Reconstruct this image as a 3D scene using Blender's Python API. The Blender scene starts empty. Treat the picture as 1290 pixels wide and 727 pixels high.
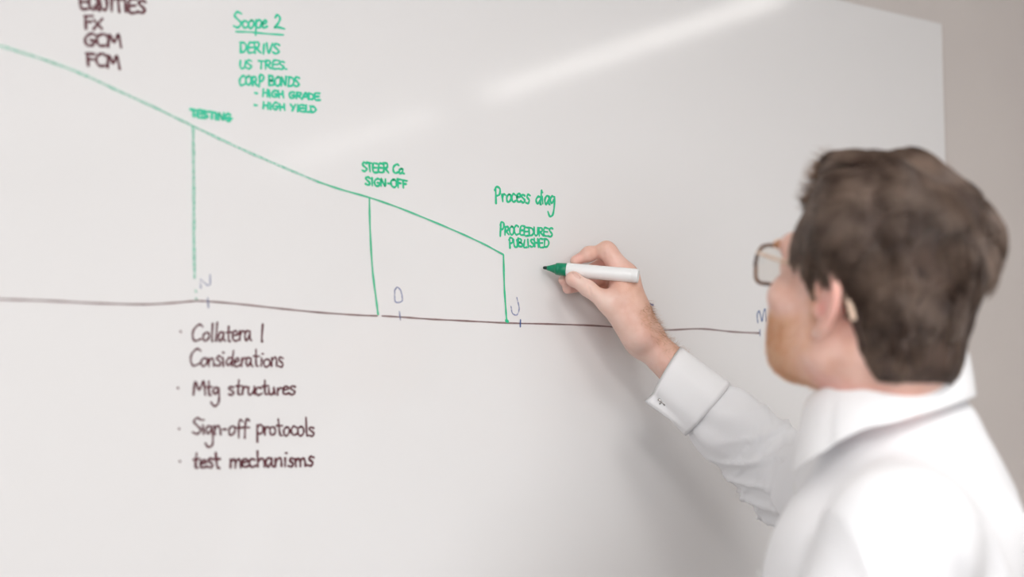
import bpy, math, random
import numpy as np
from mathutils import Vector, Matrix
random.seed(7); rng = np.random.default_rng(11)
sc = bpy.context.scene
COL = sc.collection

# ------------------------------------------------------------------ camera
FPX = 1792.0; PSI = math.radians(34.1); TH = math.radians(5.0); DIST = 1.54; CZ = 1.5
R_ = np.array([math.cos(PSI), -math.sin(PSI), 0.0])
FH = np.array([math.sin(PSI), math.cos(PSI), 0.0])
F_ = FH*math.cos(TH) + np.array([0, 0, math.sin(TH)])
U_ = -FH*math.sin(TH) + np.array([0, 0, math.cos(TH)])
CAM = np.array([0.0, -DIST, CZ])
cd = bpy.data.cameras.new('camera'); cam = bpy.data.objects.new('camera', cd); COL.objects.link(cam)
cd.sensor_width = 36.0; cd.lens = FPX*36.0/1290.0
cam.location = CAM; cam.rotation_euler = (math.radians(90)+TH, 0, -PSI)
cd.clip_start = 0.05
cd.dof.use_dof = True; cd.dof.focus_distance = 1.885; cd.dof.aperture_fstop = 1.7
sc.camera = cam

def at(px, py, d):
    return CAM + (F_ + R_*(px-645)/FPX + U_*(363.5-py)/FPX)*d
def on_board(px, py):
    r = F_ + R_*(px-645)/FPX + U_*(363.5-py)/FPX
    return CAM + r*(DIST/r[1])

# ------------------------------------------------------------------ light
w = bpy.data.worlds.new('sky'); sc.world = w; w.use_nodes = True
w.node_tree.nodes['Background'].inputs[0].default_value = (0.75, 0.85, 1.0, 1)
w.node_tree.nodes['Background'].inputs[1].default_value = 1.0
def area(name, loc, rot, sx, sy, power, col, spread=180):
    l = bpy.data.lights.new(name, 'AREA'); l.shape = 'RECTANGLE'; l.size = sx; l.size_y = sy
    l.energy = power; l.color = col; l.spread = math.radians(spread)
    o = bpy.data.objects.new(name, l); COL.objects.link(o); o.location = loc; o.rotation_euler = rot
    return o
area('window_daylight', (-1.84, -3.2, 1.7), (0, math.radians(-90), 0), 1.6, 2.4, 15, (1.0, 0.99, 0.99))
area('rear_window_daylight', (0.05, -4.72, 1.7), (math.radians(90), 0, 0), 2.3, 1.6, 42, (1.0, 0.99, 0.98))
sc.view_settings.view_transform = 'Standard'; sc.view_settings.look = 'None'
sc.view_settings.gamma = 1.0; sc.view_settings.exposure = 0.26; sc.view_settings.use_curve_mapping = False
sc.cycles.max_bounces = 8; sc.cycles.diffuse_bounces = 5; sc.cycles.caustics_reflective = False
sc.cycles.caustics_refractive = False; sc.cycles.use_denoising = True

# ------------------------------------------------------------------ materials
def mat(name, col, rough=0.5, **kw):
    m = bpy.data.materials.new(name); m.use_nodes = True
    nt = m.node_tree; b = nt.nodes['Principled BSDF']
    b.inputs['Base Color'].default_value = (*col, 1); b.inputs['Roughness'].default_value = rough
    for k, v in kw.items(): b.inputs[k.replace('_', ' ')].default_value = v
    return m
def noisy(m, c1, c2, scale=20, detail=4, bump=0.0, bscale=None, lo=0.35, hi=0.65, stretch=None):
    nt = m.node_tree; b = nt.nodes['Principled BSDF']; N = nt.nodes.new; L = nt.links.new
    tc = N('ShaderNodeTexCoord'); mp = N('ShaderNodeMapping'); L(tc.outputs['Object'], mp.inputs[0])
    if stretch: mp.inputs['Scale'].default_value = stretch
    n = N('ShaderNodeTexNoise'); n.inputs['Scale'].default_value = scale; n.inputs['Detail'].default_value = detail
    L(mp.outputs[0], n.inputs[0])
    r = N('ShaderNodeValToRGB'); L(n.outputs[0], r.inputs[0])
    r.color_ramp.elements[0].position = lo; r.color_ramp.elements[1].position = hi
    r.color_ramp.elements[0].color = (*c1, 1); r.color_ramp.elements[1].color = (*c2, 1)
    L(r.outputs[0], b.inputs['Base Color'])
    if bump:
        n2 = N('ShaderNodeTexNoise'); n2.inputs['Scale'].default_value = bscale or scale*4; L(mp.outputs[0], n2.inputs[0])
        bp = N('ShaderNodeBump'); bp.inputs['Strength'].default_value = bump; bp.inputs['Distance'].default_value = 0.002
        L(n2.outputs[0], bp.inputs['Height']); L(bp.outputs[0], b.inputs['Normal'])
    return m

M = {}
M['wall'] = noisy(mat('wall_paint', (.7, .66, .63), .8), (.60, .555, .53), (.63, .585, .555), 3, 3, .15, 250)
M['ceiling'] = noisy(mat('ceiling_paint', (.8, .79, .77), .9), (.78, .77, .75), (.82, .81, .79), 4)
M['floor'] = noisy(mat('carpet', (.2, .19, .18), .95), (.20, .18, .17), (.30, .28, .27), 180, 3, .6, 400)
M['trim'] = noisy(mat('trim_paint', (.8, .8, .78), .4), (.78, .78, .76), (.82, .82, .8), 5)
M['board'] = noisy(mat('board_enamel', (.76, .74, .73), .3, Coat_Weight=.0), (.762, .755, .753), (.772, .765, .764), 2.0, 3)
M['board'].node_tree.nodes['Principled BSDF'].inputs['Roughness'].default_value = .09
M['board'].node_tree.nodes['Principled BSDF'].inputs['Specular IOR Level'].default_value = .5
M['board_edge'] = noisy(mat('board_edge_trim', (.55, .5, .46), .45), (.52, .46, .42), (.58, .52, .48), 30)
M['frame_metal'] = mat('window_frame_paint', (.75, .75, .74), .35)
def clear(name, tint, refl):
    m = bpy.data.materials.new(name); m.use_nodes = True; nt = m.node_tree; nt.nodes.clear(); N = nt.nodes.new; L = nt.links.new
    t = N('ShaderNodeBsdfTransparent'); t.inputs[0].default_value = (*tint, 1)
    g = N('ShaderNodeBsdfGlossy'); g.inputs['Roughness'].default_value = .03;     x = N('ShaderNodeMixShader'); o = N('ShaderNodeOutputMaterial'); x.inputs[0].default_value = refl; L(t.outputs[0], x.inputs[1]); L(g.outputs[0], x.inputs[2]); L(x.outputs[0], o.inputs[0])
    return m
M['glass'] = clear('window_glass', (.97, .98, .98), .06)
M['blind'] = mat('roller_blind', (.8, .8, .78), .8)

def ink(name, c1, c2, alpha):
    m = mat(name, c1, .45); nt = m.node_tree; b = nt.nodes['Principled BSDF']; N = nt.nodes.new; L = nt.links.new
    tc = N('ShaderNodeTexCoord'); n = N('ShaderNodeTexNoise'); n.inputs['Scale'].default_value = 260; n.inputs['Detail'].default_value = 3
    L(tc.outputs['Object'], n.inputs[0])
    r = N('ShaderNodeValToRGB'); L(n.outputs[0], r.inputs[0])
    r.color_ramp.elements[0].position = .35; r.color_ramp.elements[1].position = .65
    r.color_ramp.elements[0].color = (*c1, 1); r.color_ramp.elements[1].color = (*c2, 1)
    L(r.outputs[0], b.inputs['Base Color'])
    mr = N('ShaderNodeMapRange'); L(n.outputs[0], mr.inputs[0]); mr.inputs[1].default_value = .3; mr.inputs[2].default_value = .7
    mr.inputs[3].default_value = min(1, alpha+.06); mr.inputs[4].default_value = alpha-.06
    L(mr.outputs[0], b.inputs['Alpha'])
    return m
M['green'] = ink('green_ink', (.0, .52, .24), (.02, .60, .31), .84)
M['green_line'] = ink('green_line_ink', (.0, .50, .24), (.02, .58, .31), .72)
M['green_light'] = ink('light_green_ink', (.0, .60, .34), (.03, .68, .42), .80)
M['green_faded'] = ink('faded_green_ink', (.10, .60, .40), (.16, .66, .46), .44)
M['brown'] = ink('maroon_ink', (.075, .006, .014), (.14, .025, .038), .88)
M['brown_line'] = ink('brown_line_ink', (.16, .06, .065), (.26, .12, .12), .66)
M['blue_faded'] = ink('faded_blue_ink', (.16, .20, .42), (.26, .30, .52), .50)
M['blue'] = ink('blue_ink', (.02, .09, .30), (.06, .14, .38), .75)

# ------------------------------------------------------------------ helpers
def mesh_obj(name, V, Fc, m=None, parent=None, smooth=True, kind=None, label=None):
    me = bpy.data.meshes.new(name)
    me.from_pydata([tuple(map(float, v)) for v in V], [], [tuple(map(int, f)) for f in Fc]); me.update()
    if smooth: me.shade_smooth()
    o = bpy.data.objects.new(name, me); COL.objects.link(o)
    if m: me.materials.append(m)
    if parent: o.parent = parent; o.matrix_parent_inverse = parent.matrix_world.inverted()
    if kind: o['kind'] = kind
    if label: o['label'] = label
    return o
def empty(name, loc, label, cat, group=None):
    o = bpy.data.objects.new(name, None); COL.objects.link(o); o.location = tuple(map(float, loc)); o.empty_display_size = .1
    o['label'] = label; o['category'] = cat
    if group: o['group'] = group
    bpy.context.view_layer.update()
    return o
class MB:
    def __init__(s): s.V = []; s.F = []
    def box(s, a, b):
        n = len(s.V); x0, y0, z0 = a; x1, y1, z1 = b
        s.V += [(x0,y0,z0),(x1,y0,z0),(x1,y1,z0),(x0,y1,z0),(x0,y0,z1),(x1,y0,z1),(x1,y1,z1),(x0,y1,z1)]
        s.F += [tuple(n+i for i in q) for q in ((0,3,2,1),(4,5,6,7),(0,1,5,4),(1,2,6,5),(2,3,7,6),(3,0,4,7))]
        return s
    def build(s, name, m, parent=None, bev=0, **kw):
        o = mesh_obj(name, s.V, s.F, m, parent, smooth=False, **kw)
        if bev:
            md = o.modifiers.new('bevel', 'BEVEL'); md.width = bev; md.segments = 2
        return o
def unit(v): v = np.asarray(v, float); return v/np.linalg.norm(v)
def tube(pts, rad, seg=12, squash=None, cap=True):
    """tapering tube along a polyline -> V, F"""
    pts = np.asarray(pts, float); n = len(pts); rad = np.broadcast_to(rad, (n,))
    T = np.gradient(pts, axis=0); T /= np.linalg.norm(T, axis=1)[:, None]
    a = np.array([0, 0, 1.0]) if abs(T[0][2]) < .9 else np.array([1.0, 0, 0])
    V = []; Fc = []
    u = unit(np.cross(T[0], a))
    for i in range(n):
        u = unit(u - T[i]*np.dot(u, T[i])); v = np.cross(T[i], u)
        for k in range(seg):
            t = 2*math.pi*k/seg; V.append(pts[i] + rad[i]*(math.cos(t)*u + math.sin(t)*v*(squash or 1)))
    for i in range(n-1):
        for k in range(seg):
            k2 = (k+1) % seg; Fc.append((i*seg+k, i*seg+k2, (i+1)*seg+k2, (i+1)*seg+k))
    if cap:
        Fc.append(tuple(range(seg))[::-1]); Fc.append(tuple((n-1)*seg+k for k in range(seg)))
    return V, Fc
def lathe(A, B, prof, seg=40):
    """prof: list of (t metres along A->B, radius)"""
    A = np.asarray(A, float); ax = unit(np.asarray(B)-A)
    u = unit(np.cross(ax, [0, 0, 1.0])); v = np.cross(ax, u)
    V = []; Fc = []
    for t, r in prof:
        for k in range(seg):
            a = 2*math.pi*k/seg; V.append(A+ax*t+r*(math.cos(a)*u+math.sin(a)*v))
    for i in range(len(prof)-1):
        for k in range(seg):
            k2 = (k+1) % seg; Fc.append((i*seg+k, i*seg+k2, (i+1)*seg+k2, (i+1)*seg+k))
    Fc.append(tuple(range(seg))[::-1]); Fc.append(tuple((len(prof)-1)*seg+k for k in range(seg)))
    return V, Fc
def crom(P, n=6):
    """Catmull-Rom through points"""
    P = np.asarray(P, float)
    if len(P) < 3: return np.array([P[0]+(P[-1]-P[0])*t for t in np.linspace(0, 1, n)])
    Q = np.vstack([2*P[0]-P[1], P, 2*P[-1]-P[-2]]); out = []
    for i in range(1, len(Q)-2):
        for t in np.linspace(0, 1, n, endpoint=False):
            a, b, c, d = Q[i-1], Q[i], Q[i+1], Q[i+2]
            out.append(.5*((2*b)+(-a+c)*t+(2*a-5*b+4*c-d)*t*t+(-a+3*b-3*c+d)*t**3))
    out.append(P[-1]); return np.array(out)

# ---- signed distance surfaces
class SDF:
    def __init__(s): s.ops = []
    def add(s, fn, k=.01, mode='u'): s.ops.append((fn, k, mode)); return s
    def cap(s, a, b, ra, rb, k=.01, mode='u', n=None, sq=1.0):
        a = np.asarray(a, np.float32); b = np.asarray(b, np.float32); ba = b-a; L = max(float(ba@ba), 1e-12)
        if n is not None: n = unit(n).astype(np.float32)
        def fn(P):
            pa = P-a; t = np.clip(pa@ba/L, 0, 1); q = pa-t[:, None]*ba
            r = ra+(rb-ra)*t
            if n is None: return np.sqrt((q*q).sum(1))-r
            c = q@n; q = q+(c/sq-c)[:, None]*n
            return (np.sqrt((q*q).sum(1))-r)*min(1, sq)
        return s.add(fn, k, mode)
    def ell(s, c, r, k=.01, mode='u', M3=None):
        c = np.asarray(c, np.float32); r = np.asarray(r, np.float32)
        Mt = None if M3 is None else np.asarray(M3, np.float32)     # rows = local axes
        def fn(P):
            q = P-c
            if Mt is not None: q = q@Mt.T
            k0 = np.sqrt(((q/r)**2).sum(1)); k1 = np.sqrt(((q/r**2)**2).sum(1))+1e-9
            return k0*(k0-1)/k1
        return s.add(fn, k, mode)
    def __call__(s, P):
        P = np.asarray(P, np.float32); d = None
        for fn, k, mode in s.ops:
            e = fn(P)
            if d is None: d = e; continue
            if mode == 'u':
                h = np.maximum(k-np.abs(d-e), 0)/k; d = np.minimum(d, e)-h*h*k*.25
            elif mode == 's':
                e = -e; h = np.maximum(k-np.abs(d-e), 0)/k; d = np.maximum(d, e)+h*h*k*.25
            elif mode == 'i':
                h = np.maximum(k-np.abs(d-e), 0)/k; d = np.maximum(d, e)+h*h*k*.25
        return d
def polygonize(f, lo, hi, h, relax=2):
    lo = np.asarray(lo, float); hi = np.asarray(hi, float); B = 8
    nb = np.ceil((hi-lo)/(h*B)).astype(int); n = nb*B
    ii = np.stack(np.meshgrid(*[np.arange(k) for k in nb], indexing='ij'), -1).reshape(-1, 3)
    ctr = lo+(ii*B+(B-1)/2)*h; d = f(ctr)
    act = np.abs(d) < h*B*.87*1.5+h*2
    G = np.repeat(np.repeat(np.repeat(np.where(d < 0, -1, 1).reshape(nb).astype(np.float32), B, 0), B, 1), B, 2)
    loc = np.stack(np.meshgrid(*[np.arange(B)]*3, indexing='ij'), -1).reshape(-1, 3)
    A = ii[act]
    for s in range(0, len(A), 800):
        idx = (A[s:s+800, None, :]*B+loc[None]).reshape(-1, 3)
        G[idx[:, 0], idx[:, 1], idx[:, 2]] = f(lo+idx*h)
    ins = G < 0
    cnt = np.zeros(n-1, np.int8)
    for a in (0, 1):
        for b in (0, 1):
            for c in (0, 1):
                cnt += ins[a:n[0]-1+a, b:n[1]-1+b, c:n[2]-1+c]
    C = np.argwhere((cnt > 0) & (cnt < 8)); vid = -np.ones(n-1, np.int64); vid[C[:, 0], C[:, 1], C[:, 2]] = np.arange(len(C))
    S = np.zeros((len(C), 3)); W = np.zeros(len(C))
    cor = [(a, b, c) for a in (0, 1) for b in (0, 1) for c in (0, 1)]
    for i in range(8):
        for ax in range(3):
            if cor[i][ax]: continue
            j = list(cor[i]); j[ax] = 1
            p = C+cor[i]; q = C+j
            gp = G[p[:, 0], p[:, 1], p[:, 2]]; gq = G[q[:, 0], q[:, 1], q[:, 2]]
            m = (gp < 0) != (gq < 0); t = np.where(m, gp/np.where(m, gp-gq, 1), 0)
            S += (p+(q-p)*t[:, None])*m[:, None]; W += m
    V = lo+S/W[:, None]*h
    Q = []
    for ax in range(3):
        u, v = (ax+1) % 3, (ax+2) % 3
        sl = [slice(None)]*3; sl2 = [slice(None)]*3; sl[ax] = slice(0, -1); sl2[ax] = slice(1, None)
        a = ins[tuple(sl)]; b = ins[tuple(sl2)]
        E = np.argwhere(a != b)
        E = E[(E[:, u] > 0) & (E[:, v] > 0) & (E[:, u] < n[u]-1) & (E[:, v] < n[v]-1)]
        s = a[E[:, 0], E[:, 1], E[:, 2]]
        du = np.zeros(3, int); du[u] = 1; dv = np.zeros(3, int); dv[v] = 1
        def g(X): return vid[X[:, 0], X[:, 1], X[:, 2]]
        q = np.stack([g(E-du-dv), g(E-dv), g(E), g(E-du)], 1)
        q = np.where(s[:, None], q, q[:, ::-1]); Q.append(q)
    Q = np.vstack(Q); Q = Q[(Q >= 0).all(1)]
    lab = np.arange(len(V))         # keep only the outer skin: drop enclosed bubbles
    while True:
        m = lab[Q].min(1); new = lab.copy()
        for j in range(4): np.minimum.at(new, Q[:, j], m)
        new = new[new]
        if (new == lab).all(): break
        lab = new
    cntl = np.bincount(lab, minlength=len(V)); big = cntl[lab] > cntl.max()*.05
    Q = Q[big[Q[:, 0]]]; idx = np.cumsum(big)-1; V = V[big]; Q = idx[Q]
    for _ in range(relax):          # Laplacian relax, then pull back on to the surface
        Sm = np.zeros_like(V); Wn = np.zeros(len(V))
        for a, b in ((0, 1), (1, 2), (2, 3), (3, 0)):
            np.add.at(Sm, Q[:, a], V[Q[:, b]]); np.add.at(Wn, Q[:, a], 1)
        V = V*.4+.6*Sm/np.maximum(Wn, 1)[:, None]
    e = h*.5
    g = np.stack([f(V+np.eye(3)[i]*e)-f(V-np.eye(3)[i]*e) for i in range(3)], 1); g /= np.linalg.norm(g, axis=1)[:, None]+1e-9
    V = V-g*np.clip(f(V), -h, h)[:, None]
    return V, Q, g
def fast_mesh(name, V, Q, m, parent=None, label=None):
    me = bpy.data.meshes.new(name); me.vertices.add(len(V)); me.vertices.foreach_set('co', np.asarray(V, np.float32).ravel())
    k = Q.shape[1]
    me.loops.add(Q.size); me.loops.foreach_set('vertex_index', Q.astype(np.int32).ravel())
    me.polygons.add(len(Q)); me.polygons.foreach_set('loop_start', np.arange(len(Q), dtype=np.int32)*k)
    me.polygons.foreach_set('loop_total', np.full(len(Q), k, np.int32))
    me.update(calc_edges=True); me.validate(); me.shade_smooth()
    o = bpy.data.objects.new(name, me); COL.objects.link(o); me.materials.append(m)
    if parent: o.parent = parent; o.matrix_parent_inverse = parent.matrix_world.inverted()
    if label: o['label'] = label
    return o
_wd = rng.normal(size=(24, 3)); _wd /= np.linalg.norm(_wd, axis=1)[:, None]; _wp = rng.uniform(0, 6.28, 24)
def wav(P, freq, off=0, n=8):
    """smooth quasi-noise in -1..1"""
    s = 0
    for i in range(n):
        j = (i+off) % 24; s = s+np.sin((P@_wd[j])*freq*(.7+.09*((i*5) % 8))+_wp[j])
    return s/math.sqrt(n)/1.2
def strand_mesh(name, roots, dirs_fn, length, rad, m, parent, nseg=5, nrm=None, label=None, clump=0):
    """three-sided tapering strands; dirs_fn(P, i, nrm) gives unit direction at each step"""
    N = len(roots); P = roots.copy(); L = np.broadcast_to(length, (N,)); out = [P.copy()]
    D = None
    for i in range(nseg):
        D = dirs_fn(P, i/nseg); P = P+D*(L/nseg)[:, None]; out.append(P.copy())
    X = np.stack(out, 1)
    if clump:
        gi = rng.choice(N, clump, replace=False); own = np.empty(N, int)
        for a in range(0, N, 2000): own[a:a+2000] = gi[((roots[a:a+2000, None]-roots[gi][None])**2).sum(2).argmin(1)]
        tt = (np.linspace(0, 1, nseg+1)**1.1*.55)[None, :, None]; X = X*(1-tt)+X[own]*tt
    T = np.gradient(X, axis=1); T /= np.linalg.norm(T, axis=2)[..., None]+1e-9
    up = nrm[:, None, :] if nrm is not None else np.array([0.13, .2, 1.0])
    S1 = np.cross(T, np.broadcast_to(up, T.shape)); S1 /= np.linalg.norm(S1, axis=2)[..., None]+1e-9
    S2 = np.cross(T, S1); K = nseg+1
    taper = np.linspace(1, .25, K)[None, :, None]*np.broadcast_to(rad, (N,))[:, None, None]
    V = np.stack([X+taper*(math.cos(a)*S1+math.sin(a)*S2) for a in (0, 2.094, 4.189)], 2).reshape(-1, 3)
    base = np.arange(N)[:, None, None, None]*K*3+np.arange(K-1)[None, :, None, None]*3
    k = np.arange(3)[None, None, :, None]; k2 = (k+1) % 3
    Q = np.concatenate([base+k, base+k2, base+3+k2, base+3+k], 3).reshape(-1, 4)
    o = fast_mesh(name, V, Q, m, parent, label)
    o['kind'] = 'stuff'
    return o

# ------------------------------------------------------------------ room
X0, X1, Y0, Y1, ZC = -1.95, 3.35, -4.9, 0.02, 2.6
def struct(o): o['kind'] = 'structure'; return o
struct(MB().box((X0-.1, Y0-.1, -.1), (X1+.1, Y1+.1, 0)).build('floor', M['floor']))
struct(MB().box((X0-.1, Y0-.1, ZC), (X1+.1, Y1+.1, ZC+.1)).build('ceiling', M['ceiling']))
struct(MB().box((X0-.1, Y1, 0), (X1+.1, Y1+.1, ZC)).build('wall_board', M['wall']))
struct(MB().box((X1, Y0, 0), (X1+.1, Y1, ZC)).build('wall_right', M['wall']))
b = MB()                                                # left wall with its window opening
b.box((X0-.1, Y0, 0), (X0, Y1, .85)).box((X0-.1, Y0, 2.5), (X0, Y1, ZC))
b.box((X0-.1, Y0, .85), (X0, -4.45, 2.5)).box((X0-.1, -1.95, .85), (X0, Y1, 2.5))
struct(b.build('wall_left', M['wall']))
b = MB()
b.box((X0-.1, Y0-.1, 0), (X1+.1, Y0, .85)).box((X0-.1, Y0-.1, 2.5), (X1+.1, Y0, ZC))
b.box((X0-.1, Y0-.1, .85), (-1.15, Y0, 2.5)).box((1.25, Y0-.1, .85), (X1+.1, Y0, 2.5))
struct(b.build('wall_rear', M['wall']))
def window(name, lo, hi, axis):
    """axis 0: lies in a wall facing x; 1: in a wall facing y"""
    root = bpy.data.objects.new(name, None); COL.objects.link(root); root['kind'] = 'structure'
    c = [(lo[i]+hi[i])/2 for i in range(3)]; c[2] = lo[2]; root.location = c; bpy.context.view_layer.update()
    u = 1-axis; t = .05
    def bar(u0, u1, z0, z1, nm, m=M['frame_metal'], th=.05):
        a = [0, 0, z0]; bb = [0, 0, z1]; a[u] = u0; bb[u] = u1; mid = (lo[axis]+hi[axis])/2
        a[axis] = mid-th/2; bb[axis] = mid+th/2
        return MB().box(a, bb).build(nm, m, root)
    bar(lo[u], hi[u], lo[2], lo[2]+t, 'window_frame'); bar(lo[u], hi[u], hi[2]-t, hi[2], 'window_frame')
    bar(lo[u], lo[u]+t, lo[2]+t, hi[2]-t, 'window_frame'); bar(hi[u]-t, hi[u], lo[2]+t, hi[2]-t, 'window_frame')
    mid = (lo[u]+hi[u])/2; bar(mid-t/2, mid+t/2, lo[2]+t, hi[2]-t, 'mullion')
    bar(lo[u]+t, mid-t/2, lo[2]+t, hi[2]-t, 'pane', M['glass'], .006)
    bar(mid+t/2, hi[u]-t, lo[2]+t, hi[2]-t, 'pane', M['glass'], .006)
window('window_1', (X0-.1, -4.45, .85), (X0, -1.95, 2.5), 0)
window('window_2', (-1.15, Y0-.1, .85), (1.25, Y0, 2.5), 1)
struct(MB().box((X0+.012, Y1-.012, 0), (X1-.012, Y1, .09)).build('baseboard_board', M['trim']))
struct(MB().box((X1-.012, Y0, 0), (X1, Y1, .09)).build('baseboard_right', M['trim']))
struct(MB().box((X0, Y0, 0), (X0+.012, Y1, .09)).build('baseboard_left', M['trim']))

# ceiling luminaires: a row of linear lights parallel to the left and right walls; the panels are unseen, added to brighten the room
M['lamp_body'] = mat('lamp_housing', (.85, .85, .84), .4)
def lamp_mat(name, k):
    m = bpy.data.materials.new(name); m.use_nodes = True; nt = m.node_tree; b = nt.nodes['Principled BSDF']
    b.inputs['Emission Color'].default_value = (1, .97, .93, 1); b.inputs['Emission Strength'].default_value = k
    return m
for (x, y0, y1, k, watt, wd_, lab) in ((2.575, -2.42, -1.02, 5.0, 0, .06, 'linear ceiling light reflected brightly in the whiteboard above the head'),
                         (2.575, -4.1, -2.75, 3.0, 0, .06, 'dim linear ceiling light near the rear wall on the right'),
                         (.15, -2.62, -1.42, 1.5, 18, .3, 'added wide fill light panel on the ceiling in the middle of the room'),
                         (.15, -4.3, -3.1, 1.5, 12, .3, 'added wide fill light panel on the ceiling in front of the rear window'),
                         (1.0, -1.75, -1.15, 1.5, 6.0, .3, 'added square fill light panel on the ceiling above the man and nearest the whiteboard'),
                         (-1.1, -2.62, -1.42, 1.5, 3, .3, 'added wide fill light panel on the ceiling beside the left window')):
    t = empty('ceiling_or_fill_light', (x, (y0+y1)/2, ZC), lab, 'lamp')
    lm = lamp_mat('lamp_diffuser', k)
    if watt: area('added_fill_glow', (x, (y0+y1)/2, ZC-.05), (0, 0, 0), .54, y1-y0-.06, watt, (1, .985, .97))  # only the added fill panels carry an area light
    MB().box((x-wd_, y0, ZC-.03), (x+wd_, y1, ZC)).build('housing', M['lamp_body'], t, .004)
    MB().box((x-wd_+.015, y0+.02, ZC-.042), (x+wd_-.015, y1-.02, ZC-.031)).build('diffuser', lm, t, .003)

# ------------------------------------------------------------------ whiteboard
BX0, BX1, BZ0, BZ1 = -.95, 1.919, .72, 2.154
board = empty('whiteboard', ((BX0+BX1)/2, 0, BZ0), 'large glossy white wall board covered in green and maroon handwriting and a timeline', 'whiteboard')
MB().box((BX0, 0, BZ0), (BX1, .012, BZ1)).build('panel', M['board'], board, .0012)
e = MB(); e.box((BX1-.0005, .0015, BZ0), (BX1+.004, .018, BZ1))
e.build('edge_trim', M['board_edge'], board)

INK_Z = [0.0003]
def ribbon(strokes, width, name, m, label=None):
    """strokes: lists of photo points, laid flat on the board's face as thin ink"""
    V = []; Fc = []
    for st in strokes:
        P = np.array([on_board(*p)[[0, 2]] for p in st]); y = -INK_Z[0]; INK_Z[0] += .0000012
        if len(P) == 1: P = np.array([P[0]-[.0008, 0], P[0]+[.0008, 0]])
        T = np.gradient(P, axis=0); T /= np.linalg.norm(T, axis=1)[:, None]+1e-9; Nn = np.stack([-T[:, 1], T[:, 0]], 1)
        n = len(P); wv = width/2*(1+.16*np.sin(np.arange(n)*.9+random.random()*6))
        h = width/2; rows = []
        for t in (-.92, -.55):                     # rounded start
            pass
        rows.append((P[0]-T[0]*h*.85, Nn[0], h*.45)); 
        for i in range(n): rows.append((P[i], Nn[i], wv[i]))
        rows.append((P[-1]+T[-1]*h*.85, Nn[-1], h*.45))
        b0 = len(V)
        for p, nn, hw in rows:
            V.append((p[0]+nn[0]*hw, y, p[1]+nn[1]*hw)); V.append((p[0]-nn[0]*hw, y, p[1]-nn[1]*hw))
        for i in range(len(rows)-1): Fc.append((b0+2*i, b0+2*i+1, b0+2*i+3, b0+2*i+2))
    o = mesh_obj(name, V, Fc, m, board, smooth=False, label=label)
    return o

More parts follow.
